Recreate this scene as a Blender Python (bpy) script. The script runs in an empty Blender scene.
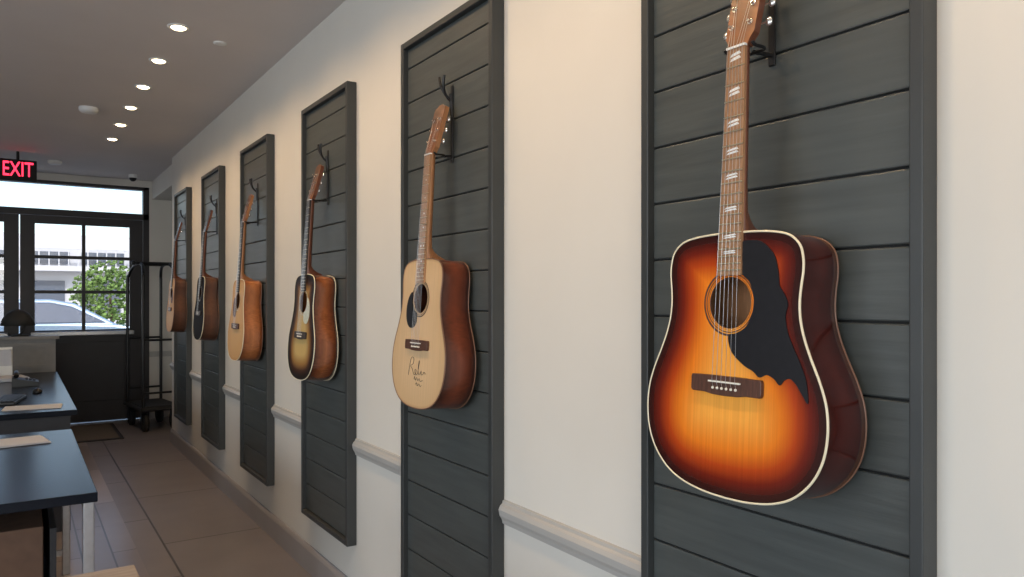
import bpy, math, random
from mathutils import Vector, Matrix
random.seed(4)
S=bpy.context.scene
C=S.collection
S.view_settings.view_transform='Standard'
S.view_settings.exposure=-0.10

# ------------------------------------------------------------ materials
def newmat(name):
    m=bpy.data.materials.new(name); m.use_nodes=True
    nt=m.node_tree; b=nt.nodes['Principled BSDF']
    return m,nt,b
def mat(name,col,rough=.5,metal=0,coat=0,noise=0,nscale=20,bump=0,emit=None,estr=0,stretch=(1,1,1),bdist=.01,spec=.5):
    m,nt,b=newmat(name)
    b.inputs['Base Color'].default_value=(*col,1)
    b.inputs['Roughness'].default_value=rough
    b.inputs['Metallic'].default_value=metal
    b.inputs['Coat Weight'].default_value=coat
    b.inputs['Coat Roughness'].default_value=.06
    b.inputs['Specular IOR Level'].default_value=spec
    if emit:
        b.inputs['Emission Color'].default_value=(*emit,1); b.inputs['Emission Strength'].default_value=estr
    if noise or bump:
        tc=nt.nodes.new('ShaderNodeTexCoord'); mp=nt.nodes.new('ShaderNodeMapping')
        mp.inputs['Scale'].default_value=stretch
        n=nt.nodes.new('ShaderNodeTexNoise'); n.inputs['Scale'].default_value=nscale; n.inputs['Detail'].default_value=5
        nt.links.new(tc.outputs['Object'],mp.inputs[0]); nt.links.new(mp.outputs[0],n.inputs['Vector'])
        if noise:
            r=nt.nodes.new('ShaderNodeValToRGB')
            r.color_ramp.elements[0].position=.3; r.color_ramp.elements[1].position=.7
            r.color_ramp.elements[0].color=(*[c*(1-noise) for c in col],1)
            r.color_ramp.elements[1].color=(*[min(1,c*(1+noise)) for c in col],1)
            nt.links.new(n.outputs[0],r.inputs[0]); nt.links.new(r.outputs[0],b.inputs['Base Color'])
        if bump:
            bp=nt.nodes.new('ShaderNodeBump'); bp.inputs['Strength'].default_value=bump; bp.inputs['Distance'].default_value=bdist
            nt.links.new(n.outputs[0],bp.inputs['Height']); nt.links.new(bp.outputs[0],b.inputs['Normal'])
    return m
def burst(name,stops,rough=.2,coat=.6,grain=.12,spec=.5):
    """sunburst finish: colour by real distance to the body edge (attribute rim, metres)"""
    m,nt,b=newmat(name)
    at=nt.nodes.new('ShaderNodeAttribute'); at.attribute_name='rim'
    mul=nt.nodes.new('ShaderNodeMath'); mul.operation='MULTIPLY'; mul.inputs[1].default_value=5.0
    r=nt.nodes.new('ShaderNodeValToRGB'); cr=r.color_ramp
    while len(cr.elements)<len(stops): cr.elements.new(.5)
    for e,(p,c) in zip(cr.elements,stops): e.position=p*5; e.color=(*c,1)
    nt.links.new(at.outputs['Fac'],mul.inputs[0]); nt.links.new(mul.outputs[0],r.inputs[0])
    tc=nt.nodes.new('ShaderNodeTexCoord'); mp=nt.nodes.new('ShaderNodeMapping'); mp.inputs['Scale'].default_value=(260,40,3)
    n=nt.nodes.new('ShaderNodeTexNoise'); n.inputs['Scale'].default_value=1; n.inputs['Detail'].default_value=3
    nt.links.new(tc.outputs['Object'],mp.inputs[0]); nt.links.new(mp.outputs[0],n.inputs['Vector'])
    mr=nt.nodes.new('ShaderNodeMapRange'); mr.inputs[1].default_value=.3; mr.inputs[2].default_value=.7
    mr.inputs[3].default_value=1-grain; mr.inputs[4].default_value=1+grain
    nt.links.new(n.outputs[0],mr.inputs[0])
    mx=nt.nodes.new('ShaderNodeVectorMath'); mx.operation='SCALE'
    nt.links.new(r.outputs[0],mx.inputs[0]); nt.links.new(mr.outputs[0],mx.inputs['Scale'])
    nt.links.new(mx.outputs[0],b.inputs['Base Color'])
    b.inputs['Roughness'].default_value=rough; b.inputs['Coat Weight'].default_value=coat; b.inputs['Coat Roughness'].default_value=.05
    b.inputs['Specular IOR Level'].default_value=spec
    return m

M_wall=mat('wall_paint',(.69,.66,.60),.6,noise=.02,nscale=3,bump=.02)
M_trim=mat('trim_paint',(.45,.435,.41),.4,noise=.02,nscale=4)
M_base=mat('baseboard_paint',(.31,.29,.285),.4,noise=.04,nscale=4)
M_ceil=mat('ceiling_paint',(.68,.635,.61),.75,noise=.02,nscale=3)
M_plank=mat('slate_stained_boards',(.066,.074,.072),.38,noise=.14,nscale=5,bump=.14,stretch=(6,.7,9))
M_frame=mat('dark_frame_paint',(.038,.042,.043),.42,noise=.06,nscale=10)
M_black=mat('black_metal',(.012,.012,.013),.35,noise=.1,nscale=30)
M_door=mat('dark_bronze_door_paint',(.030,.026,.027),.45,noise=.06,nscale=10)
M_rubber=mat('rubber',(.02,.02,.02),.7,noise=.1,nscale=30)
M_chrome=mat('chrome',(.75,.74,.72),.2,1,noise=.03)
M_gold=mat('gold_fret',(.8,.72,.5),.3,1,noise=.03)
M_steel=mat('brushed_steel',(.55,.55,.56),.3,1,noise=.05,nscale=40)
M_white=mat('white_plastic',(.8,.8,.78),.4,noise=.02)
M_bone=mat('bone',(.85,.82,.72),.35,noise=.02)
M_bind=mat('cream_binding',(.80,.72,.52),.3,noise=.02)
M_darkbind=mat('dark_red_binding',(.20,.10,.06),.3,noise=.05)
M_inside=mat('raw_mahogany_inside',(.46,.22,.10),.7,noise=.15,nscale=8,stretch=(30,30,3))
M_rosew=mat('rosewood',(.085,.035,.022),.4,noise=.35,nscale=8,stretch=(30,30,4))
M_ebony=mat('ebony',(.03,.02,.016),.4,noise=.3,nscale=8,stretch=(30,30,4))
M_fb1=mat('warm_fretboard',(.34,.19,.10),.4,noise=.2,nscale=8,stretch=(30,30,4))
M_guard=mat('black_pickguard',(.010,.010,.013),.4,noise=.15,nscale=60,spec=.3)
M_guardw=mat('pale_pickguard',(.55,.58,.48),.35,noise=.15,nscale=60)
M_guardb=mat('tortoise_pickguard',(.10,.03,.015),.4,noise=.5,nscale=40,spec=.3)
M_pearl=mat('pearl_inlay',(.82,.84,.84),.25,noise=.1,nscale=80)
M_desk=mat('dark_desktop',(.007,.009,.015),.24,noise=.1,nscale=12,spec=.14)
M_deskside=mat('dark_laminate',(.022,.022,.026),.5,noise=.1,nscale=12)
M_tan=mat('light_wood_top',(.33,.26,.20),.4,noise=.15,nscale=5,stretch=(2,20,2))
M_card=mat('cardboard',(.15,.085,.055),.8,noise=.1)
M_paper=mat('paper',(.55,.56,.60),.7,noise=.02)
M_mat=mat('door_mat_fabric',(.13,.105,.08),.95,noise=.2,nscale=80,bump=.3)
M_greyp=mat('grey_panel',(.20,.195,.19),.5,noise=.05)
M_ink=mat('marker_ink',(.02,.02,.02),.5,noise=.05)
M_lamp=mat('lamp_lens',(1,.9,.7),.4,emit=(1,.76,.45),estr=14)
M_exit=mat('exit_letters',(.9,.05,.05),.4,emit=(1,.03,.08),estr=3)
M_dark=mat('dark_void',(.01,.01,.01),.8,noise=.05)
# floor
def tilemat(name,c,bw,rh,mort,rough,var):
    m,nt,b=newmat(name)
    tc=nt.nodes.new('ShaderNodeTexCoord'); mp=nt.nodes.new('ShaderNodeMapping'); mp.inputs['Rotation'].default_value=(0,0,math.radians(90))
    br=nt.nodes.new('ShaderNodeTexBrick'); br.inputs['Scale'].default_value=1
    br.inputs['Brick Width'].default_value=bw; br.inputs['Row Height'].default_value=rh; br.inputs['Mortar Size'].default_value=mort
    br.inputs['Color1'].default_value=(*[x*(1-var) for x in c],1); br.inputs['Color2'].default_value=(*[x*(1+var) for x in c],1)
    br.inputs['Mortar'].default_value=(*[x*.3 for x in c],1)
    nt.links.new(tc.outputs['Object'],mp.inputs[0]); nt.links.new(mp.outputs[0],br.inputs['Vector'])
    n=nt.nodes.new('ShaderNodeTexNoise'); n.inputs['Scale'].default_value=3; n.inputs['Detail'].default_value=6
    nt.links.new(tc.outputs['Object'],n.inputs['Vector'])
    mr=nt.nodes.new('ShaderNodeMapRange'); mr.inputs[3].default_value=.8; mr.inputs[4].default_value=1.2
    nt.links.new(n.outputs[0],mr.inputs[0])
    mx=nt.nodes.new('ShaderNodeVectorMath'); mx.operation='SCALE'
    nt.links.new(br.outputs[0],mx.inputs[0]); nt.links.new(mr.outputs[0],mx.inputs['Scale'])
    nt.links.new(mx.outputs[0],b.inputs['Base Color']); b.inputs['Roughness'].default_value=rough
    bp=nt.nodes.new('ShaderNodeBump'); bp.inputs['Strength'].default_value=.3; bp.inputs['Distance'].default_value=.003; bp.invert=True
    nt.links.new(br.outputs['Fac'],bp.inputs['Height']); nt.links.new(bp.outputs[0],b.inputs['Normal'])
    return m
M_tile=tilemat('grey_floor_tile',(.195,.178,.185),1.2,.72,.006,.36,.04)
M_tile2=tilemat('plank_floor_tile',(.26,.225,.22),1.2,.15,.005,.28,.2)
def glass():
    m=bpy.data.materials.new('window_glass'); m.use_nodes=True; nt=m.node_tree; nt.nodes.clear()
    o=nt.nodes.new('ShaderNodeOutputMaterial'); t=nt.nodes.new('ShaderNodeBsdfTransparent'); g=nt.nodes.new('ShaderNodeBsdfGlossy')
    g.inputs['Roughness'].default_value=.02; mx=nt.nodes.new('ShaderNodeMixShader'); mx.inputs[0].default_value=.06
    nt.links.new(t.outputs[0],mx.inputs[1]); nt.links.new(g.outputs[0],mx.inputs[2]); nt.links.new(mx.outputs[0],o.inputs[0]); return m
M_glass=glass()

# ------------------------------------------------------------ mesh builder
class MB:
    def __init__(s): s.v=[]; s.f=[]; s.m=[]; s.s=[]
    def add(s,vs,fs,mi=0,smooth=False):
        o=len(s.v); s.v+= [tuple(p) for p in vs]
        for f in fs: s.f.append([i+o for i in f]); s.m.append(mi); s.s.append(smooth)
        return s
    def box(s,x0,x1,y0,y1,z0,z1,mi=0,ch=0):
        if ch<=0:
            vs=[(x,y,z) for z in(z0,z1) for y in(y0,y1) for x in(x0,x1)]
            return s.add(vs,[(0,2,3,1),(4,5,7,6),(0,1,5,4),(2,6,7,3),(0,4,6,2),(1,3,7,5)],mi)
        import bmesh
        bm=bmesh.new(); bmesh.ops.create_cube(bm,size=1)
        for v in bm.verts: v.co=Vector(((x0+x1)/2+v.co.x*(x1-x0),(y0+y1)/2+v.co.y*(y1-y0),(z0+z1)/2+v.co.z*(z1-z0)))
        bmesh.ops.bevel(bm,geom=list(bm.edges),offset=ch,segments=2,affect='EDGES',profile=.5)
        bm.verts.index_update()
        vs=[v.co[:] for v in bm.verts]; fs=[[v.index for v in f.verts] for f in bm.faces]; bm.free()
        return s.add(vs,fs,mi)
    def tube(s,pts,r,mi=0,seg=10,closed=False,cap=True):
        pts=[Vector(p) for p in pts]; n=len(pts); rs=r if isinstance(r,(list,tuple)) else [r]*n
        vs=[]; prev=None
        for i,p in enumerate(pts):
            if closed: t=(pts[(i+1)%n]-pts[i-1])
            else: t=(pts[min(i+1,n-1)]-pts[max(i-1,0)])
            t.normalize()
            if prev is None:
                a=Vector((0,0,1)) if abs(t.z)<.9 else Vector((1,0,0)); u=t.cross(a).normalized()
            else:
                u=(prev-t*prev.dot(t)).normalized()
            prev=u; w=t.cross(u)
            for k in range(seg):
                a=2*math.pi*k/seg; vs.append(p+(u*math.cos(a)+w*math.sin(a))*rs[i])
        fs=[]
        for i in range(n if closed else n-1):
            j=(i+1)%n
            for k in range(seg):
                k2=(k+1)%seg; fs.append((i*seg+k,i*seg+k2,j*seg+k2,j*seg+k))
        s.add(vs,fs,mi,True)
        if cap and not closed:
            s.add(vs[:seg],[list(range(seg))[::-1]],mi); s.add(vs[-seg:],[list(range(seg))],mi)
        return s
    def cyl(s,p0,p1,r,mi=0,seg=20,r1=None): return s.tube([p0,p1],[r,r if r1 is None else r1],mi,seg)
    def ell(s,c,rx,ry,rz,mi=0,nu=16,nv=10):
        vs=[];fs=[]
        for j in range(nv+1):
            ph=math.pi*j/nv
            for i in range(nu):
                th=2*math.pi*i/nu; vs.append((c[0]+rx*math.sin(ph)*math.cos(th),c[1]+ry*math.sin(ph)*math.sin(th),c[2]+rz*math.cos(ph)))
        for j in range(nv):
            for i in range(nu):
                i2=(i+1)%nu; fs.append((j*nu+i,(j+1)*nu+i,(j+1)*nu+i2,j*nu+i2))
        return s.add(vs,fs,mi,True)
    def prism(s,out,y0,y1,mi=0,fn=None):
        n=len(out); vs=[(a,y0,b) for a,b in out]+[(a,y1,b) for a,b in out]
        if fn: vs=[fn(p) for p in vs]
        fs=[list(range(n)),list(range(n,2*n))[::-1]]+[(i,i+n,(i+1)%n+n,(i+1)%n) for i in range(n)]
        return s.add(vs,fs,mi)
    def build(s,name,mats,parent=None,M=None,fixn=True,bevel=0):
        me=bpy.data.meshes.new(name); me.from_pydata(s.v,[],s.f); 
        for m in mats: me.materials.append(m)
        for p,mi,sm in zip(me.polygons,s.m,s.s): p.material_index=mi; p.use_smooth=sm
        me.update()
        if fixn:
            import bmesh
            bm=bmesh.new(); bm.from_mesh(me); bmesh.ops.recalc_face_normals(bm,faces=bm.faces); bm.to_mesh(me); bm.free()
        o=bpy.data.objects.new(name,me); C.objects.link(o)
        if bevel:
            b=o.modifiers.new('bevel','BEVEL'); b.width=bevel; b.segments=2; b.limit_method='ANGLE'
        if parent: o.parent=parent
        if M: o.matrix_world=M
        return o
def empty(name,loc=(0,0,0),M=None):
    e=bpy.data.objects.new(name,None); e.empty_display_size=.1; C.objects.link(e)
    if M: e.matrix_world=M
    else: e.location=loc
    return e
def catmull(pts,n=8,closed=False):
    out=[];N=len(pts)
    rng=range(N) if closed else range(N-1)
    for i in rng:
        P=lambda k: pts[k%N] if closed else pts[max(0,min(N-1,k))]
        p0,p1,p2,p3=P(i-1),P(i),P(i+1),P(i+2)
        for j in range(n):
            t=j/n
            out.append(tuple(.5*((2*b)+(-a+c)*t+(2*a-5*b+4*c-d)*t*t+(-a+3*b-3*c+d)*t**3) for a,b,c,d in zip(p0,p1,p2,p3)))
    if not closed: out.append(tuple(pts[-1]))
    return out

# ------------------------------------------------------------ room
CAMZ=1.46; XW=1.30; H=2.88; YF=9.93
YB=-3.0; XL=-4.6
MB().add([(.575,YB,0),(2.0,YB,0),(2.0,YF+.2,0),(.575,YF+.2,0),(XL-.2,YB,0),(XL-.2,YF+.2,0)],[(0,1,2,3),(4,0,3,5)]).build('floor',[M_tile,M_tile2],fixn=False)
fl=bpy.data.objects['floor']; fl.data.polygons[1].material_index=1
MB().box(XL-.2,2.0,YB-.2,YF+.2,H,H+.2).build('ceiling',[M_ceil])
MB().box(XW,2.0,YB,8.16,0,H).build('wall_right',[M_wall])
MB().box(1.75,2.0,8.16,YF,0,H).build('wall_recess',[M_wall])
MB().box(1.36,1.75,8.17,YF-.001,2.66,H).build('trim_1',[M_wall])
w=MB(); w.box(1.33,2.0,YF,YF+.2,0,H); w.box(XL-.2,-1.30,YF,YF+.2,0,H); w.box(-1.30,1.33,YF,YF+.2,2.80,H); w.build('wall_back',[M_wall])
w=MB(); w.box(XL-.2,XL,YB,YF,0,.5); w.box(XL-.2,XL,YB,YF,2.6,H)
for a,b in((-3,-2.4),(.2,.6),(3.2,9.93)): w.box(XL-.2,XL,a,b,.5,2.6)
w.build('wall_left',[M_wall])
w=MB(); w.box(XL-.2,2.0,YB-.2,YB,0,.4); w.box(XL-.2,2.0,YB-.2,YB,2.6,H)
for a,b in((XL-.2,-3.8),(-1.9,-1.6),(.4,2.0)): w.box(a,b,YB-.2,YB,.4,2.6)
w.build('wall_front',[M_wall])
for i,(a,b) in enumerate(((-2.4,.2),(.6,3.2))):
    w=MB()
    for y in (a,(a+b)/2-.02,b-.05): w.box(XL-.12,XL-.06,y,y+.05,.5,2.6)
    for z in(.5,2.55): w.box(XL-.12,XL-.06,a,b,z,z+.05)
    w.build('window_%d'%(i+1),[M_frame])
for i,(a,b) in enumerate(((-3.8,-1.9),(-1.6,.4))):
    w=MB()
    for x in (a,(a+b)/2-.02,b-.05): w.box(x,x+.05,YB-.12,YB-.06,.4,2.6)
    for z in(.4,2.55): w.box(a,b,YB-.12,YB-.06,z,z+.05)
    w.build('window_%d'%(i+3),[M_frame])

b=MB(); b.prism([(0,0),(-.016,0),(-.016,.115),(-.011,.13),(-.004,.14),(0,.14)],YB,8.16,fn=lambda p:(p[0]+XW,p[1],p[2]))
b.build('baseboard_right',[M_base])
MB().box(1.33,1.75,YF-.016,YF,0,.14).build('baseboard_back',[M_base])
rail=[(0,.735),(-.008,.738),(-.012,.752),(-.020,.765),(-.024,.785),(-.018,.797),(-.010,.803),(-.008,.812),(0,.814)]
edges=[(.644,1.315),(1.99,2.665),(3.235,3.895),(4.545,5.20),(5.83,6.48),(7.12,7.75)]
segs=[(YB,edges[0][0])]+[(edges[k][1],edges[k+1][0]) for k in range(5)]+[(edges[5][1],8.16)]
t=MB()
for a,c in segs: t.prism(rail,a+.001,c-.001,fn=lambda p:(p[0]+XW,p[1],p[2]))
t.build('trim_2',[M_trim])
MB().box(1.33,1.75,YF-.025,YF,.745,.81).build('trim_3',[M_trim])

# ------------------------------------------------------------ shiplap panels
PZ0,PZ1=.32,2.455; XP=1.272; XFr=1.252
for k,(a,c) in enumerate(edges):
    e=empty('shiplap_panel',(XW,(a+c)/2,0))
    p=MB(); fw=.024
    p.box(XP+.008,XW-.001,a+fw,c-fw,PZ0+.02,PZ1-.02,1)
    z=1.417-.134*9
    while z<PZ1:
        z0=max(z+.0022,PZ0+fw); z1=min(z+.134-.0022,PZ1-fw)
        if z1-z0>.01: p.box(XP,XP+.012,a+fw-.001,c-fw+.001,z0,z1,0,ch=.003)
        z+=.134
    o=p.build('boards',[M_plank,M_dark]); o.parent=e; o.matrix_parent_inverse=Matrix.Translation((-XW,-(a+c)/2,0))
    f=MB()
    f.box(XFr,XW-.001,a,a+fw,PZ0,PZ1,0,ch=.0025); f.box(XFr,XW-.001,c-fw,c,PZ0,PZ1,0,ch=.0025)
    f.box(XFr,XW-.001,a+fw,c-fw,PZ1-fw,PZ1,0,ch=.0025); f.box(XFr,XW-.001,a+fw,c-fw,PZ0,PZ0+fw,0,ch=.0025)
    o=f.build('frame',[M_frame]); o.parent=e; o.matrix_parent_inverse=Matrix.Translation((-XW,-(a+c)/2,0))

# ------------------------------------------------------------ guitars
half=[(0,0),(.05,.0025),(.10,.0125),(.14,.032),(.172,.065),(.191,.105),(.198,.150),(.195,.195),(.183,.235),(.167,.272),(.153,.308),(.1445,.340),(.1415,.370),(.1430,.400),(.1465,.430),(.1455,.455),(.138,.478),(.118,.496),(.085,.5045),(.04,.508),(0,.508)]
hs0=catmull(half,6)
HC=(0,.373); HR=.05
ring_t=[0,.03,.07,.12,.18,.25,.33,.42,.52,.64,.76,.88,1.0]
def outline(kx):
    hs=[(a*kx,b) for a,b in hs0]
    return hs+[(-a,b) for a,b in hs[-2:0:-1]]
def distout(x,z,outl):
    d=9
    for i in range(len(outl)):
        ax,az=outl[i]; bx,bz=outl[(i+1)%len(outl)]
        dx,dz=bx-ax,bz-az; L=dx*dx+dz*dz
        tt=0 if L==0 else max(0,min(1,((x-ax)*dx+(z-az)*dz)/L))
        q=math.hypot(x-ax-tt*dx,z-az-tt*dz); d=min(d,q)
    return d
_cache={}
def soundtop(kx):
    if kx in _cache: return _cache[kx]
    outl=outline(kx); topv=[];rim=[]
    for tt in ring_t:
        for (x,z) in outl:
            L=math.hypot(x-HC[0],z-HC[1]); hx=HC[0]+(x-HC[0])/L*HR; hz=HC[1]+(z-HC[1])/L*HR
            X=x+(hx-x)*tt; Z=z+(hz-z)*tt; topv.append((X,Z)); rim.append(distout(X,Z,outl))
    _cache[kx]=(outl,topv,rim); return _cache[kx]
def thick(h): return .122-.020*h/.508
def fretpos(n): return .868-.648*(1-2**(-n/12))
def ns(h): return .0215+(.868-h)/.44*.0065
def make_guitar(yc,zb,sc,xb,top,side,bindm,fbm,bridgem,guard,guardm,inlay,headm,neckm,tilt=3.8,sign=False,rosm=None,kx=1.0,backbind=None):
    t=math.radians(tilt)
    M=Matrix(((0,math.cos(t),math.sin(t),xb),(-1,0,0,yc),(0,-math.sin(t),math.cos(t),zb),(0,0,0,1)))@Matrix.Scale(sc,4)
    e=empty('acoustic_guitar',M=M)
    outl,topv,rim=soundtop(kx); N=len(outl)
    def put(mb,name,mats,**kw):
        o=mb.build(name,mats,**kw); o.parent=e; return o
    mb=MB(); fs=[]
    for r in range(len(ring_t)-1):
        for i in range(N):
            j=(i+1)%N; fs.append((r*N+i,r*N+j,(r+1)*N+j,(r+1)*N+i))
    mb.add([(a,0,b) for a,b in topv],fs,0,True)
    me_o=put(mb,'soundboard',[top],fixn=False)
    at=me_o.data.attributes.new('rim','FLOAT','POINT')
    for i,rv in enumerate(rim): at.data[i].value=rv
    lip=MB(); lip.tube([(HC[0]+HR*math.cos(2*math.pi*i/48),.0015,HC[1]+HR*math.sin(2*math.pi*i/48)) for i in range(48)],.0012,0,6,closed=True)
    put(lip,'soundhole_rim',[M_rosew])
    sv=[];sr=[];R=7
    for r in range(R):
        for (x,z) in outl:
            d=thick(z)*r/(R-1); sv.append((x,d,z)); sr.append(min(r,R-1-r)/(R-1)*.12)
    fs=[(r*N+i,(r+1)*N+i,(r+1)*N+(i+1)%N,r*N+(i+1)%N) for r in range(R-1) for i in range(N)]
    fs.append(list(range((R-1)*N,R*N)))
    mb=MB(); mb.add(sv,fs[:-1],0,True); mb.f.append(fs[-1]); mb.m.append(0); mb.s.append(False)
    so=put(mb,'back_and_sides',[side])
    at=so.data.attributes.new('rim','FLOAT','POINT')
    for i,rv in enumerate(sr): at.data[i].value=rv
    mb=MB(); mb.add([(x*.96,thick(z)-.008,HC[1]+(z-HC[1])*.96) for x,z in outl],[list(range(N))]); put(mb,'inner_back',[M_inside])
    mb=MB(); mb.tube([(x,.0012,z) for x,z in outl],.0023,0,8,closed=True)
    mb.tube([(x,thick(z)-.001,z) for x,z in outl],.0020,1,8,closed=True)
    put(mb,'binding',[bindm,backbind or M_darkbind])
    mb=MB()
    for r0,r1,mi in((.0520,.0528,1),(.0555,.0565,1),(.0565,.0575,0),(.0600,.0610,1),(.0610,.0632,0),(.0632,.0640,1)):
        vs=[];K=64
        for i in range(K):
            a=2*math.pi*i/K
            vs+= [(r0*math.cos(a),-.0006,HC[1]+r0*math.sin(a)),(r1*math.cos(a),-.0006,HC[1]+r1*math.sin(a))]
        mb.add(vs,[(2*i,2*i+1,(2*i+3)%(2*K),(2*i+2)%(2*K)) for i in range(K)],mi)
    put(mb,'rosette',[rosm or M_bind,M_rosew],fixn=False)
    if guard:
        g=catmull(guard,6,True)
        mb=MB(); mb.prism(g,-.0025,-.0002); put(mb,'pickguard',[guardm])
    mb=MB(); hb=.868-.648-.004
    br=[(-.084,.010),(-.082,.0150),(-.045,.0160),(0,.0160),(.045,.0160),(.082,.0150),(.084,.010),(.084,-.014),(.080,-.018),(.05,-.018),(.03,-.021),(0,-.022),(-.03,-.021),(-.05,-.018),(-.080,-.018),(-.084,-.014)]
    mb.prism([(a,hb+z) for a,z in br],-.009,0.0,0)
    put(mb,'bridge',[bridgem],bevel=.0015)
    mb=MB(); mb.box(-.038,.038,-.0125,-.008,hb+.003,hb+.006,0)
    for i in range(6):
        mb.ell((-.0275+.011*i,-.010,hb-.008),.0028,.003,.0028,0,8,6)
    put(mb,'saddle_and_pins',[M_bone])
    mb=MB(); h0=.426; n0,n1=ns(h0),ns(.868)
    mb.add([(-n0,0,h0),(n0,0,h0),(n1,0,.868),(-n1,0,.868),(-n0,-.0065,h0),(n0,-.0065,h0),(n1,-.0065,.868),(-n1,-.0065,.868)],[(0,1,2,3),(4,7,6,5),(0,4,5,1),(1,5,6,2),(2,6,7,3),(3,7,4,0)])
    put(mb,'fretboard',[fbm])
    mb=MB()
    for n in range(1,21):
        h=fretpos(n); w_=ns(h)
        if h>h0+.003: mb.box(-w_,w_,-.0078,-.0064,h-.0009,h+.0009)
    put(mb,'frets',[M_gold])
    mb=MB()
    for n in (3,5,7,9,12,15,17) if inlay!='block' else (1,3,5,7,9,12,15,17):
        h=(fretpos(n)+fretpos(n-1))/2; L=(fretpos(n-1)-fretpos(n))
        if inlay=='block':
            for (u0,u1,v0,v1) in((-.60,.60,.04,.20),(-.6,.6,-.20,-.04)):
                w_=ns(h)
                mb.add([(u0*w_,-.0068,h+v0*L),(u1*w_,-.0068,h+(v0+.10)*L),(u1*w_*.7,-.0068,h+v1*L+.1*L),(u0*w_*.7,-.0068,h+v1*L)],[(0,1,2,3)])
        else:
            for u in ((0,) if n!=12 else (-.01,.01)):
                mb.add([(u+.0032*math.cos(a*math.pi/6),-.0067,h+.0032*math.sin(a*math.pi/6)) for a in range(12)],[list(range(12))])
    mb.box(-.0218,.0218,-.0085,.0,.868,.8725)
    put(mb,'inlays_and_nut',[M_pearl])
    secs=[(.500,.088,1.0),(.510,.088,1.0),(.516,.080,.95),(.524,.060,.92),(.534,.040,.98),(.55,.027,1),(.60,.0235,1),(.70,.0225,1),(.80,.021,1),(.875,.020,1)]
    vs=[];K=12
    for h,d,wf in secs:
        for i in range(K+1):
            a=math.pi*i/K; w_=ns(h)
            ww=w_*(abs(math.cos(a))**.8)*(1 if math.cos(a)>0 else -1)
            if d>.05: ww*=(1-.35*math.sin(a))
            vs.append((ww,d*math.sin(a)**.9 if i not in(0,K) else 0,h))
    fs=[(r*(K+1)+i,(r+1)*(K+1)+i,(r+1)*(K+1)+i+1,r*(K+1)+i+1) for r in range(len(secs)-1) for i in range(K)]
    fs+=[(r*(K+1),r*(K+1)+K,(r+1)*(K+1)+K,(r+1)*(K+1)) for r in range(len(secs)-1)]
    mb=MB(); mb.add(vs,fs,0,True); put(mb,'neck',[neckm])
    ta=math.radians(11)
    def hf(p): return (p[0],p[2]*math.sin(ta)+p[1]*math.cos(ta),.8715+p[2]*math.cos(ta)-p[1]*math.sin(ta))
    hh=[(0.0,0),(.0225,0),(.026,.012),(.034,.024),(.0345,.06),(.0365,.12),(.0385,.158),(.036,.172),(.022,.176),(.008,.183),(0,.181)]
    hd=[(a,b) for a,b in hh[1:-1]]+[(0,.181)]+[(-a,b) for a,b in hh[-2:0:-1]]
    mb=MB(); mb.prism(hd,-.001,0.0,0,fn=hf); mb.prism(hd,0.0,.015,1,fn=hf); put(mb,'headstock',[headm,neckm])
    mb=MB()
    for sx in(-1,1):
        for s_ in(.045,.085,.125):
            mb.tube([hf((sx*.022,-.010,s_)),hf((sx*.022,.002,s_))],[.003,.0035],0,10)
            mb.tube([hf((sx*.022,-.003,s_)),hf((sx*.022,-.001,s_))],.006,0,12)
            mb.tube([hf((sx*.024,.014,s_)),hf((sx*.024,.020,s_))],.007,0,12)
            mb.tube([hf((sx*.026,.017,s_)),hf((sx*.046,.017,s_))],.002,0,8)
            p=hf((sx*.051,.017,s_)); mb.ell(p,.008,.0045,.0095,0,12,8)
    put(mb,'tuning_machines',[M_chrome])
    mb=MB()
    for i in range(6):
        u=-.0275+.011*i; un=-.0175+.007*i
        sx=-1 if i<3 else 1; s_=(.045,.085,.125)[i] if i<3 else (.125,.085,.045)[i-3]
        post=hf((sx*.019,-.006,s_))
        mb.tube([(u,-.009,hb-.006),(u,-.0128,hb+.0045),(un,-.0092,.871),post],.0005 if i<3 else .00036,0,5)
    put(mb,'strings',[M_steel])
    if sign:
        mb=MB()
        P1=[(-.055,.100),(-.050,.125),(-.045,.150),(-.036,.163),(-.024,.158),(-.026,.142),(-.042,.132),(-.030,.122),(-.018,.104),(-.008,.108),(-.004,.120),(-.012,.122),(-.010,.108),(.004,.108),(.010,.130),(.014,.150),(.011,.152),(.008,.125),(.012,.108),(.024,.112),(.028,.120),(.030,.108),(.040,.110),(.047,.118),(.056,.112)]
        P2=[(-.015,.088),(-.012,.098),(-.006,.086),(.002,.096),(.010,.086),(.018,.094),(.026,.085),(.040,.090)]
        P3=[(-.005,.072),(.004,.078),(.008,.068),(.018,.076),(.026,.068),(.034,.072)]
        for P in (P1,P2,P3): mb.tube([(a*1.15+.004,-.0006,b+.008) for a,b in catmull(P,5)],.0008,0,5)
        put(mb,'signature',[M_ink])
    # hanger
    nut=M@Vector((0,0,.882)); xn,zn=nut.x,nut.z
    mb=MB(); X=lambda v:v-XP
    mb.box(X(XP-.006),X(XP-.0005),-.008,.008,-.03,.24,0,ch=.002)
    xc=xn+.046*sc
    mb.tube([(X(XP-.003),0,-.008),(X(xc),0,-.012)],.0045)
    w_=.030*sc+.003; dz=-.014
    for s_ in(-1,1):
        mb.tube(catmull([(X(xc),0,dz),(X(xc),s_*w_*.7,dz),(X(xc-.012),s_*w_,dz),(X(xn+.012),s_*w_,dz),(X(xn+.004),s_*w_,dz+.002),(X(xn),s_*w_,dz+.006)],5),.0034,0,10)
        mb.tube(catmull([(X(XP-.003),0,.18),(X(XP-.028),0,.203),(X(XP-.040),s_*.007,.226),(X(XP-.044),s_*.013,.246),(X(XP-.044),s_*.018,.266)],5),.0050,0,10)
    mb.tube([(X(XP-.003),0,.13),(X(XP-.008),0,.21)],.007)
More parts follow.
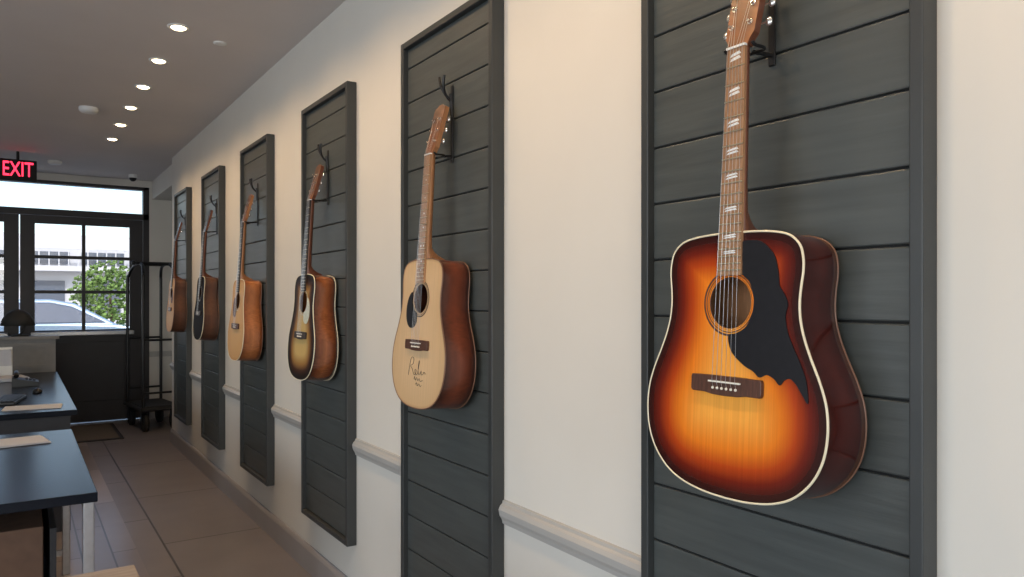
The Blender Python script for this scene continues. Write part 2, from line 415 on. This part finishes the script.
    o=mb.build('guitar_hanger',[M_black]); o.location=(XP,yc,zn)
    return e

M_g1=burst('tobacco_sunburst_gloss',[(0,(.016,.003,.002)),(.012,(.034,.004,.003)),(.034,(.15,.011,.003)),(.060,(.45,.055,.005)),(.092,(.78,.20,.012)),(.15,(.92,.39,.06))],.25,.5,.08,.4)
M_g1s=burst('dark_mahogany_gloss',[(0,(.035,.006,.004)),(.03,(.05,.007,.005)),(.06,(.065,.010,.007))],.22,.5,.2)
M_g2=burst('natural_spruce',[(0,(.46,.28,.14)),(.01,(.60,.40,.21)),(.1,(.66,.45,.25))],.45,.1,.07)
M_g2s=burst('satin_walnut',[(0,(.03,.008,.005)),(.03,(.11,.026,.011)),(.06,(.17,.042,.018))],.35,.3,.2)
M_g3=burst('vintage_burst',[(0,(.007,.004,.003)),(.020,(.012,.006,.004)),(.045,(.06,.02,.008)),(.075,(.30,.15,.04)),(.12,(.55,.38,.14))],.45,.0,.05,.16)
M_g3s=burst('maple_burst_side',[(0,(.03,.008,.005)),(.03,(.18,.05,.016)),(.06,(.30,.095,.03))],.25,.5,.2)
M_g4=burst('amber_spruce',[(0,(.48,.25,.09)),(.02,(.60,.34,.14)),(.1,(.66,.40,.17))],.45,.0,.07,.2)
M_g4s=burst('sapele_side',[(0,(.20,.06,.02)),(.03,(.34,.11,.035)),(.06,(.42,.15,.05))],.3,.3,.2)
M_g5=burst('black_top',[(0,(.010,.009,.009)),(.1,(.014,.012,.012))],.6,.0,.05,.05)
M_g5s=burst('brown_side',[(0,(.04,.016,.010)),(.06,(.10,.035,.016))],.35,.3,.2)
M_neckr=mat('mahogany_neck',(.14,.05,.026),.35,noise=.2,nscale=8,stretch=(30,30,3))
M_neckb=mat('tan_neck',(.34,.16,.07),.35,noise=.2,nscale=8,stretch=(30,30,3))
M_headb=mat('sunburst_head',(.18,.065,.022),.35,coat=.3,noise=.7,nscale=12)
M_headk=mat('black_head',(.02,.016,.016),.35,coat=.2,noise=.1)

pg1=[(.025,.487),(.048,.491),(.072,.486),(.098,.462),(.108,.432),(.112,.405),(.122,.390),(.130,.372),(.126,.350),(.132,.320),(.144,.295),(.160,.265),(.172,.235),(.176,.200),(.164,.214),(.152,.230),(.140,.239),(.128,.236),(.118,.226),(.106,.236),(.090,.242),(.074,.236),(.060,.246),(.038,.256),(.012,.276),(.001,.298),(.002,.312),(.020,.3160),(.042,.330),(.0565,.36),(.0565,.385),(.046,.412),(.030,.427),(.0285,.45)]
pgR=[(.020,.322),(.045,.335),(.058,.36),(.058,.385),(.066,.395),(.088,.375),(.100,.34),(.096,.30),(.075,.275),(.045,.272),(.022,.290)]
pgL=[(-a,b) for a,b in pgR]
make_guitar(.953,1.078,1,1.124,M_g1,M_g1s,M_bind,M_fb1,M_rosew,pg1,M_guard,'block',M_headb,M_neckr,tilt=2.7,kx=1.075,rosm=M_rosew)
make_guitar(2.28,1.086,1,1.122,M_g2,M_g2s,M_darkbind,M_fb1,M_rosew,pgL,M_guard,'dot',M_headb,M_neckb,sign=True,rosm=M_guard)
make_guitar(3.535,1.067,1,1.123,M_g3,M_g3s,M_bind,M_ebony,M_ebony,pgR,M_guardw,'dot',M_headb,M_neckr,backbind=M_bind)
make_guitar(4.82,1.070,1,1.123,M_g4,M_g4s,M_bind,M_ebony,M_rosew,pgL,M_guardb,'dot',M_headb,M_neckb)
make_guitar(5.99,1.142,.95,1.128,M_g5,M_g5s,M_bind,M_ebony,M_ebony,None,M_guard,'dot',M_headk,M_neckr,rosm=M_bone)
make_guitar(7.25,1.156,.95,1.128,M_g4,M_g5s,M_darkbind,M_ebony,M_rosew,pgR,M_guardb,'dot',M_headk,M_neckr)

# ------------------------------------------------------------ storefront doors
def leaf(name,x0,x1):
    e=empty(name,(x0,YF,0)); T=Matrix.Translation((-x0,-YF,0))
    y0,y1=YF+.03,YF+.085
    m=MB(); s=.14
    m.box(x0,x0+s,y0,y1,.01,2.40); m.box(x1-s,x1,y0,y1,.01,2.40); m.box(x0+s,x1-s,y0,y1,2.31,2.40)
    m.box(x0+s,x1-s,y0,y1,.01,1.09)
    m.box(x0+s+.05,x1-s-.05,y0-.008,y0,.25,.95,0,ch=.004)
    xm=(x0+x1)/2
    m.box(xm-.018,xm+.018,y0+.005,y1-.005,1.09,2.31)
    for z in(1.53,1.93): m.box(x0+s,x1-s,y0+.006,y1-.006,z-.018,z+.018)
    o=m.build('frame',[M_door],bevel=.002); o.parent=e; o.matrix_parent_inverse=T
    m=MB(); m.box(x0+s,x1-s,y0+.025,y0+.031,1.09,2.31); o=m.build('glass_panes',[M_glass]); o.parent=e; o.matrix_parent_inverse=T
    m=MB(); m.box(x0+.10,x1-.10,YF-.05,YF-.01,1.025,1.075,0,ch=.008)
    for x in(x0+.14,x1-.14): m.box(x-.02,x+.02,YF-.02,y0,1.04,1.07)
    o=m.build('push_bar',[M_steel]); o.parent=e; o.matrix_parent_inverse=T
leaf('door_1',.02,1.26); leaf('door_2',-1.23,.01)
m=MB(); 
m.box(-1.30,1.33,YF+.01,YF+.12,2.405,2.475); m.box(-1.30,1.33,YF+.01,YF+.12,2.765,2.80)
m.box(-1.30,-1.235,YF+.01,YF+.12,0,2.80); m.box(1.265,1.33,YF+.01,YF+.12,0,2.80)
m.build('trim_4',[M_door],bevel=.002)
MB().box(-1.235,1.265,YF+.05,YF+.056,2.475,2.765).build('window_5',[M_glass])

# ------------------------------------------------------------ ceiling fittings
for k in range(-6,6):
    y=4.195+.655*k
    e=empty('recessed_ceiling_light',(.70,y,H))
    m=MB()
    pr=[(.030,-.001),(.034,-.004),(.046,-.006),(.054,-.003),(.055,0)]
    K=32;vs=[]
    for r,z in pr:
        for i in range(K): a=2*math.pi*i/K; vs.append((r*math.cos(a),r*math.sin(a),z))
    m.add(vs,[(j*K+i,j*K+(i+1)%K,(j+1)*K+(i+1)%K,(j+1)*K+i) for j in range(len(pr)-1) for i in range(K)],0,True)
    o=m.build('trim_ring',[M_white]); o.parent=e
    m=MB(); m.tube([(0,0,-.0005),(0,0,-.006),(0,0,-.012)],[.036,.036,.026],0,24); o=m.build('lens',[M_lamp]); o.parent=e
    L=bpy.data.lights.new('downlight','SPOT'); L.energy=21; L.color=(1,.66,.35); L.spot_size=math.radians(130); L.spot_blend=.9; L.shadow_soft_size=.035
    lo=bpy.data.objects.new('downlight_lamp',L); C.objects.link(lo); lo.parent=e; lo.location=(0,0,-.03); lo.rotation_euler=(0,math.radians(-12),0)
def disc(name,x,y,r,h,mt=M_white):
    m=MB(); m.tube([(0,0,0),(0,0,-h*.5),(0,0,-h*.9),(0,0,-h)],[r,r,r*.8,r*.45],0,24); o=m.build(name,[mt]); o.location=(x,y,H); return o
disc('smoke_detector',.44,6.35,.065,.04); disc('ceiling_sprinkler_cover',.936,4.33,.035,.008)
disc('smoke_detector',.32,9.0,.065,.04)
m=MB(); m.tube([(0,0,0),(0,0,-.04)],.045,0,20); m.ell((0,0,-.04),.040,.040,.04,1); o=m.build('dome_security_camera',[M_white,M_black]); o.location=(1.10,9.5,H)
e=empty('exit_sign',(0.0,8.6,2.705))
m=MB(); m.box(-.155,.155,0,.045,-.11,.095,0,ch=.006); m.cyl((0,.02,.09),(0,.02,.175),.012); o=m.build('housing',[M_dark]); o.parent=e
cu=bpy.data.curves.new('exit_text','FONT'); cu.body='EXIT'; cu.size=.20; cu.extrude=.002; cu.offset=.001; cu.align_x='CENTER'; cu.align_y='CENTER'; cu.materials.append(M_exit)
o=bpy.data.objects.new('letters',cu); C.objects.link(o); o.parent=e; o.location=(0,-.003,-.006); o.rotation_euler=(math.radians(90),0,0); o.scale=(.62,1,1)

# ------------------------------------------------------------ desks
def desk(name,x0,x1,y0,y1,zt,topm,open_=True):
    e=empty(name,(x1,y0,0)); T=Matrix.Translation((-x1,-y0,0))
    def put(m,n,mt): o=m.build(n,mt); o.parent=e; o.matrix_parent_inverse=T
    m=MB(); m.box(x0,x1,y0,y1,zt-.035,zt,0,ch=.003); put(m,'top',[topm])
    m=MB()
    if open_:
        for x in(x0+.01,x1-.045):
            for y in(y0+.01,y1-.045): m.box(x,x+.035,y,y+.035,0,zt-.035,0,ch=.003)
        for x in(x0+.01,x1-.045): m.box(x+.004,x+.03,y0+.03,y1-.03,zt-.075,zt-.036,0)
        m.box(x0+.03,x1-.03,y0+.015,y0+.04,.10,.13); m.box(x0+.03,x1-.03,y1-.04,y1-.015,.10,.13)
        put(m,'steel_legs',[M_steel])
    else:
        m.box(x1-.06,x1-.035,y0+.03,y1-.02,0,zt-.035); m.box(x0,x1-.06,y1-.05,y1-.025,0,zt-.035); m.box(x0,x1-.06,y0+.03,y0+.055,0,zt-.035)
        put(m,'side_panels',[M_deskside])
desk('reception_desk',-.9,.24,3.05,4.60,.76,M_desk)
desk('reception_desk',-.9,.31,5.38,8.27,.76,M_desk,False)
desk('wooden_desk',-.9,.255,1.0,2.17,.76,M_tan)
e=empty('storage_shelf',(-.4,3.6,0))
def pp(m,n,mt): 
    o=m.build(n,mt); o.parent=e; o.matrix_parent_inverse=Matrix.Translation((.4,-3.6,0))
m=MB(); m.box(-.8,.12,3.25,4.4,.34,.36); m.box(-.8,.12,3.25,4.4,.135,.155); m.box(-.8,-.78,3.25,4.4,0,.66); m.box(.10,.12,3.25,4.4,0,.60);m.box(-.8,.12,4.38,4.4,0,.60)
pp(m,'shelf_boards',[M_deskside])
m=MB(); m.box(-.3,.08,3.3,3.75,.361,.60,0,ch=.004); m.box(-.7,-.34,3.3,3.7,.361,.55,0,ch=.004); m.box(-.3,.06,3.3,3.8,.156,.32,0,ch=.004); m.box(-.11,-.08,3.298,3.6,.4,.5)
pp(m,'cardboard_boxes',[M_card])
def sheet(name,x,y,w_,h_,z,rot,mt,t=.004):
    m=MB(); 
    for i in range(4): 
        a=.01*math.sin(i*2.1); m.box(-w_/2+a,w_/2+a,-h_/2-a,h_/2-a,i*t/4,(i+1)*t/4-.0002)
    o=m.build(name,[mt]); o.location=(x,y,z); o.rotation_euler=(0,0,rot); return o
sheet('paper_stack',-.04,4.30,.30,.22,.761,.15,M_paper,.008)
sheet('paper_stack',.08,5.62,.30,.21,.761,-.1,M_paper,.005)
sheet('paper_stack',-.05,7.6,.21,.30,.761,.2,M_paper,.03)
m=MB(); m.box(-.21,.21,-.07,.07,0,.018,0,ch=.004)
for r in range(5):
    for c in range(15): m.box(-.20+c*.0268,-.178+c*.0268,-.06+r*.0245,-.04+r*.0245,.018,.025,0,ch=.002)
o=m.build('computer_keyboard',[M_black]); o.location=(-.05,6.05,.761); o.rotation_euler=(0,0,1.4)
m=MB(); m.ell((0,0,.0),.032,.055,.034); o=m.build('computer_mouse',[M_black]); o.location=(.12,6.5,.763)
for v in o.data.vertices: v.co.z=max(v.co.z,0)
m=MB(); m.prism([(-.09,0),(.09,0),(.09,.03),(-.09,.07)],-.1,.1,0); m.tube(catmull([(-.06,-.11,.085),(-.06,-.07,.10),(-.06,.07,.10),(-.06,.11,.085)],5),.018)
for r in range(4):
    for c in range(3): m.box(.0+c*.025,.018+c*.025,-.04+r*.028,-.02+r*.028,.03,.056-c*.005)
o=m.build('desk_telephone',[M_black]); o.location=(.05,7.1,.761)
m=MB(); m.box(-.06,.06,-.04,.04,0,.01); m.box(-.06,.06,.03,.036,0,.26); m.box(-.06,.06,-.04,-.036,0,.1); m.box(-.052,.052,-.03,.028,.01,.24,1)
o=m.build('brochure_holder',[M_white,M_paper]); o.location=(-.10,7.95,.761)
e=empty('reception_divider',(0,8.3,0)); T=Matrix.Translation((0,-8.3,0))
m=MB(); m.box(-1.0,.30,8.30,8.44,0,1.07); 
for x0,x1 in((-.95,-.40),(-.35,.25)):
    m.box(x0,x1,8.288,8.30,.80,.83);m.box(x0,x1,8.288,8.30,1.0,1.03);m.box(x0,x0+.03,8.288,8.30,.83,1.0);m.box(x1-.03,x1,8.288,8.30,.83,1.0)
o=m.build('panel',[M_greyp]); o.parent=e; o.matrix_parent_inverse=T
m=MB(); m.box(-1.02,.33,8.27,8.47,1.07,1.10,0,ch=.003); o=m.build('cap',[M_greyp]); o.parent=e; o.matrix_parent_inverse=T
m=MB(); m.tube([(0,0,0),(0,0,.012),(0,0,.02)],[.075,.075,.02],0,24); m.tube(catmull([(0,0,.015),(.03,0,.08),(.01,0,.16),(-.02,0,.2)],5),.012)
pr=[(.01,.25),(.05,.243),(.09,.215),(.125,.16),(.14,.10),(.136,.10),(.086,.20),(.03,.235)]
K=28; vs=[(r*math.cos(2*math.pi*i/K)-.02,r*math.sin(2*math.pi*i/K),z) for r,z in pr for i in range(K)]
m.add(vs,[(j*K+i,j*K+(i+1)%K,(j+1)*K+(i+1)%K,(j+1)*K+i) for j in range(len(pr)-1) for i in range(K)],0,True)
m.ell((-.02,0,.245),.02,.02,.012)
o=m.build('desk_lamp',[M_rubber]); o.location=(.02,8.37,1.10)
m=MB(); m.box(.30,.92,8.62,9.72,0,.010,0,ch=.004); m.box(.34,.88,8.66,9.68,.010,.013,1); m.build('door_mat',[M_rubber,M_mat])

# ------------------------------------------------------------ luggage cart
e=empty('luggage_cart',(1.27,9.25,0)); 
m=MB(); hx,hy=.20,.36
m.box(-hx,hx,-hy,hy,.22,.265,0,ch=.012); m.box(-hx+.02,hx-.02,-hy+.02,hy-.02,.265,.275,0,ch=.004)
for sx in(-1,1): m.tube([(sx*hx,-hy,.245),(sx*hx,hy,.245)],.022)
for sy in(-1,1): m.tube([(-hx,sy*hy,.245),(hx,sy*hy,.245)],.022)
o=m.build('platform',[M_rubber]); o.parent=e
m=MB()
for sx in(-1,1):
    pts=[(sx*(hx-.02),-hy+.03,.26),(sx*(hx-.02),-hy+.03,1.55),(sx*(hx-.03),-hy+.06,1.72),(sx*(hx-.05),-hy+.18,1.82),(sx*(hx-.05),0,1.85),(sx*(hx-.05),hy-.18,1.82),(sx*(hx-.03),hy-.06,1.72),(sx*(hx-.02),hy-.03,1.55),(sx*(hx-.02),hy-.03,.26)]
    m.tube(catmull(pts,6),.017)
for y in(-hy+.03,hy-.03):
    m.tube([(-hx+.02,y,.42),(hx-.02,y,.42)],.012)
    m.tube([(-hx+.02,y,1.0),(hx-.02,y,1.0)],.012)
for y in(-.12,.12): m.tube([(-hx+.05,y,1.84),(hx-.05,y,1.84)],.014)
m.tube([(-hx-.02,-.1,1.85),(hx+.06,-.1,1.85)],.016); 
for x in(-hx-.02,hx+.06): m.ell((x,-.1,1.85),.026,.026,.026)
o=m.build('rack',[M_black]); o.parent=e
m=MB()
for sx in(-1,1):
    for sy in(-1,1):
        x,y=sx*(hx-.05),sy*(hy-.08)
        m.tube([(x-.026,y,.1),(x-.020,y,.1),(x+.020,y,.1),(x+.026,y,.1)],[.085,.1,.1,.085],0,24)
        m.tube([(x-.028,y,.1),(x+.028,y,.1)],.03,1,16)
        m.box(x-.036,x-.030,y-.02,y+.02,.08,.225,1); m.box(x+.030,x+.036,y-.02,y+.02,.08,.225,1); m.box(x-.036,x+.036,y-.03,y+.03,.21,.225,1)
o=m.build('casters',[M_rubber,M_black]); o.parent=e
e.rotation_euler=(0,0,.12)

# ------------------------------------------------------------ outside
M_asph=mat('concrete_paving',(.42,.41,.40),.9,noise=.08,nscale=2)
M_bldg=mat('white_stucco',(.52,.53,.56),.9,noise=.03)
M_bwin=mat('building_glass',(.10,.12,.16),.1,noise=.1)
M_car=mat('silver_blue_car_paint',(.26,.36,.48),.25,.3,coat=.7,noise=.02)
M_leaf=mat('leaves',(.13,.22,.05),.7,noise=.5,nscale=6)
M_bark=mat('bark',(.12,.08,.05),.9,noise=.3)
MB().box(-40,60,YF+.21,70,-.12,-.02).build('outdoor_ground',[M_asph])
e=empty('office_building',(5,42,0)); T=Matrix.Translation((-5,-42,0))
m=MB(); m.box(-20,30,42,52,-.02,3.9); m.box(-20,30,41.2,42,2.75,3.0)
m.box(-20,30,43,52,3.9,4.6)
o=m.build('walls',[M_bldg]); o.parent=e; o.matrix_parent_inverse=T
m=MB()
for i in range(20): 
    x=-19+i*2.4; m.box(x,x+1.9,41.9,42.0,3.1,3.7); m.box(x,x+1.7,41.9,42.0,.6,2.3)
o=m.build('windows',[M_bwin]); o.parent=e; o.matrix_parent_inverse=T
m=MB()
for i in range(120): m.box(-18+i*.4,-17.95+i*.4,41.25,41.3,3.0,3.8)
m.box(-20,30,41.22,41.32,3.8,3.86)
o=m.build('railing',[M_bldg]); o.parent=e; o.matrix_parent_inverse=T
e=empty('parked_car',(.6,17,-.02))
low=[(-2.2,.30),(-2.25,.55),(-2.2,.88),(-1.9,.98),(-1.2,1.0),(0,1.0),(.95,.96),(1.6,.88),(2.05,.74),(2.2,.55),(2.2,.30),(1.85,.25),(1.75,.48),(1.55,.62),(1.3,.64),(1.05,.55),(.95,.25),(-.95,.25),(-1.05,.5),(-1.25,.63),(-1.5,.63),(-1.72,.5),(-1.82,.25)]
m=MB(); m.prism(low,-.88,.88,0)
def cab(pts,w0,w1,mi):
    n=len(pts); vs=[]
    for s_ in(-1,1):
        for x,z in pts:
            f=(z-.96)/(1.46-.96); vs.append((x,s_*(w0+(w1-w0)*f),z))
    m.add(vs,[list(range(n)),list(range(n,2*n))[::-1]]+[(i,(i+1)%n,(i+1)%n+n,i+n) for i in range(n)],mi)
cab([(-1.95,.96),(-1.5,1.33),(-.9,1.45),(-.1,1.46),(.3,1.38),(1.05,.94)],.80,.62,0)
cab([(-1.5,1.0),(-1.3,1.30),(-.9,1.39),(-.45,1.40),(-.45,1.0)],.815,.66,1)
cab([(-.38,1.0),(-.38,1.40),(-.1,1.40),(.25,1.32),(.85,1.0)],.815,.66,1)
m.box(2.15,2.22,-.6,.6,.5,.65,2); m.box(1.95,2.12,-.86,-.62,.62,.72,2)
o=m.build('body',[M_car,M_bwin,M_white],bevel=.03); o.parent=e
m=MB()
for x in(-1.38,1.38):
    for y in(-.84,.66): m.tube([(x,y,.32),(x,y+.03,.32),(x,y+.15,.32),(x,y+.18,.32)],[.28,.32,.32,.28],0,24); m.tube([(x,y-.01,.32),(x,y+.19,.32)],.18,1,16)
o=m.build('wheels',[M_rubber,M_steel]); o.parent=e
m=MB(); m.tube([(0,0,0),(.05,0,.9),(0,.05,1.5)],[.07,.05,.03],1,10)
for i in range(900):
    a=random.uniform(0,6.28); ph=math.acos(random.uniform(-1,1)); r=random.uniform(.2,1)**.5
    x,y,z=r*1.0*math.sin(ph)*math.cos(a),r*.8*math.sin(ph)*math.sin(a),1.6+r*.95*math.cos(ph)
    d=random.uniform(.05,.11); n=Vector((random.gauss(0,1),random.gauss(0,1),random.gauss(0,1))).normalized()
    u=n.orthogonal().normalized()*d; v=n.cross(u)
    c=Vector((x,y,z)); m.add([c-u,c-v*.6,c+u,c+v*.6],[(0,1,2,3)],0)
    m.ell(c,d*.5,d*.5,d*.4,0,6,4)
o=m.build('small_tree',[M_leaf,M_bark],fixn=False); o.location=(2.15,23.5,-.02)

# ------------------------------------------------------------ lights
def area(name,loc,rot,sx,sy,en,col):
    L=bpy.data.lights.new(name,'AREA'); L.shape='RECTANGLE'; L.size=sx; L.size_y=sy; L.energy=en; L.color=col
    o=bpy.data.objects.new(name,L); C.objects.link(o); o.location=loc; o.rotation_euler=rot; return o
R=math.radians
for i,y in enumerate((-1.1,1.9)):
    area('window_daylight',(XL-.25,y,1.55),(0,R(-90),0),2.1,2.6,90,(.80,.90,1.0))
for x in(-2.85,-.6):
    area('window_daylight',(x,YB-.25,1.5),(R(90),0,0),1.9,2.1,32,(.80,.90,1.0))
sun=bpy.data.lights.new('sun','SUN'); sun.energy=3.4; sun.angle=.01; sun.color=(1,.96,.9)
so=bpy.data.objects.new('sun',sun); C.objects.link(so); so.rotation_euler=Vector((-.25,.75,-.75)).to_track_quat('-Z','Y').to_euler()
W=bpy.data.worlds.new('sky'); S.world=W; W.use_nodes=True; nt=W.node_tree
bg=nt.nodes['Background']; sk=nt.nodes.new('ShaderNodeTexSky'); sk.sky_type='NISHITA'; sk.sun_disc=False; sk.sun_elevation=R(45); sk.sun_rotation=R(200); sk.dust_density=2
nt.links.new(sk.outputs[0],bg.inputs[0]); bg.inputs[1].default_value=.34

# ------------------------------------------------------------ camera
cam=bpy.data.cameras.new('camera'); cam.lens=26.02; cam.sensor_width=36; cam.shift_y=.0093; cam.clip_start=.02
co=bpy.data.objects.new('camera',cam); C.objects.link(co); co.location=(0,0,CAMZ); co.rotation_euler=(R(90),0,R(-33.73))
S.camera=co
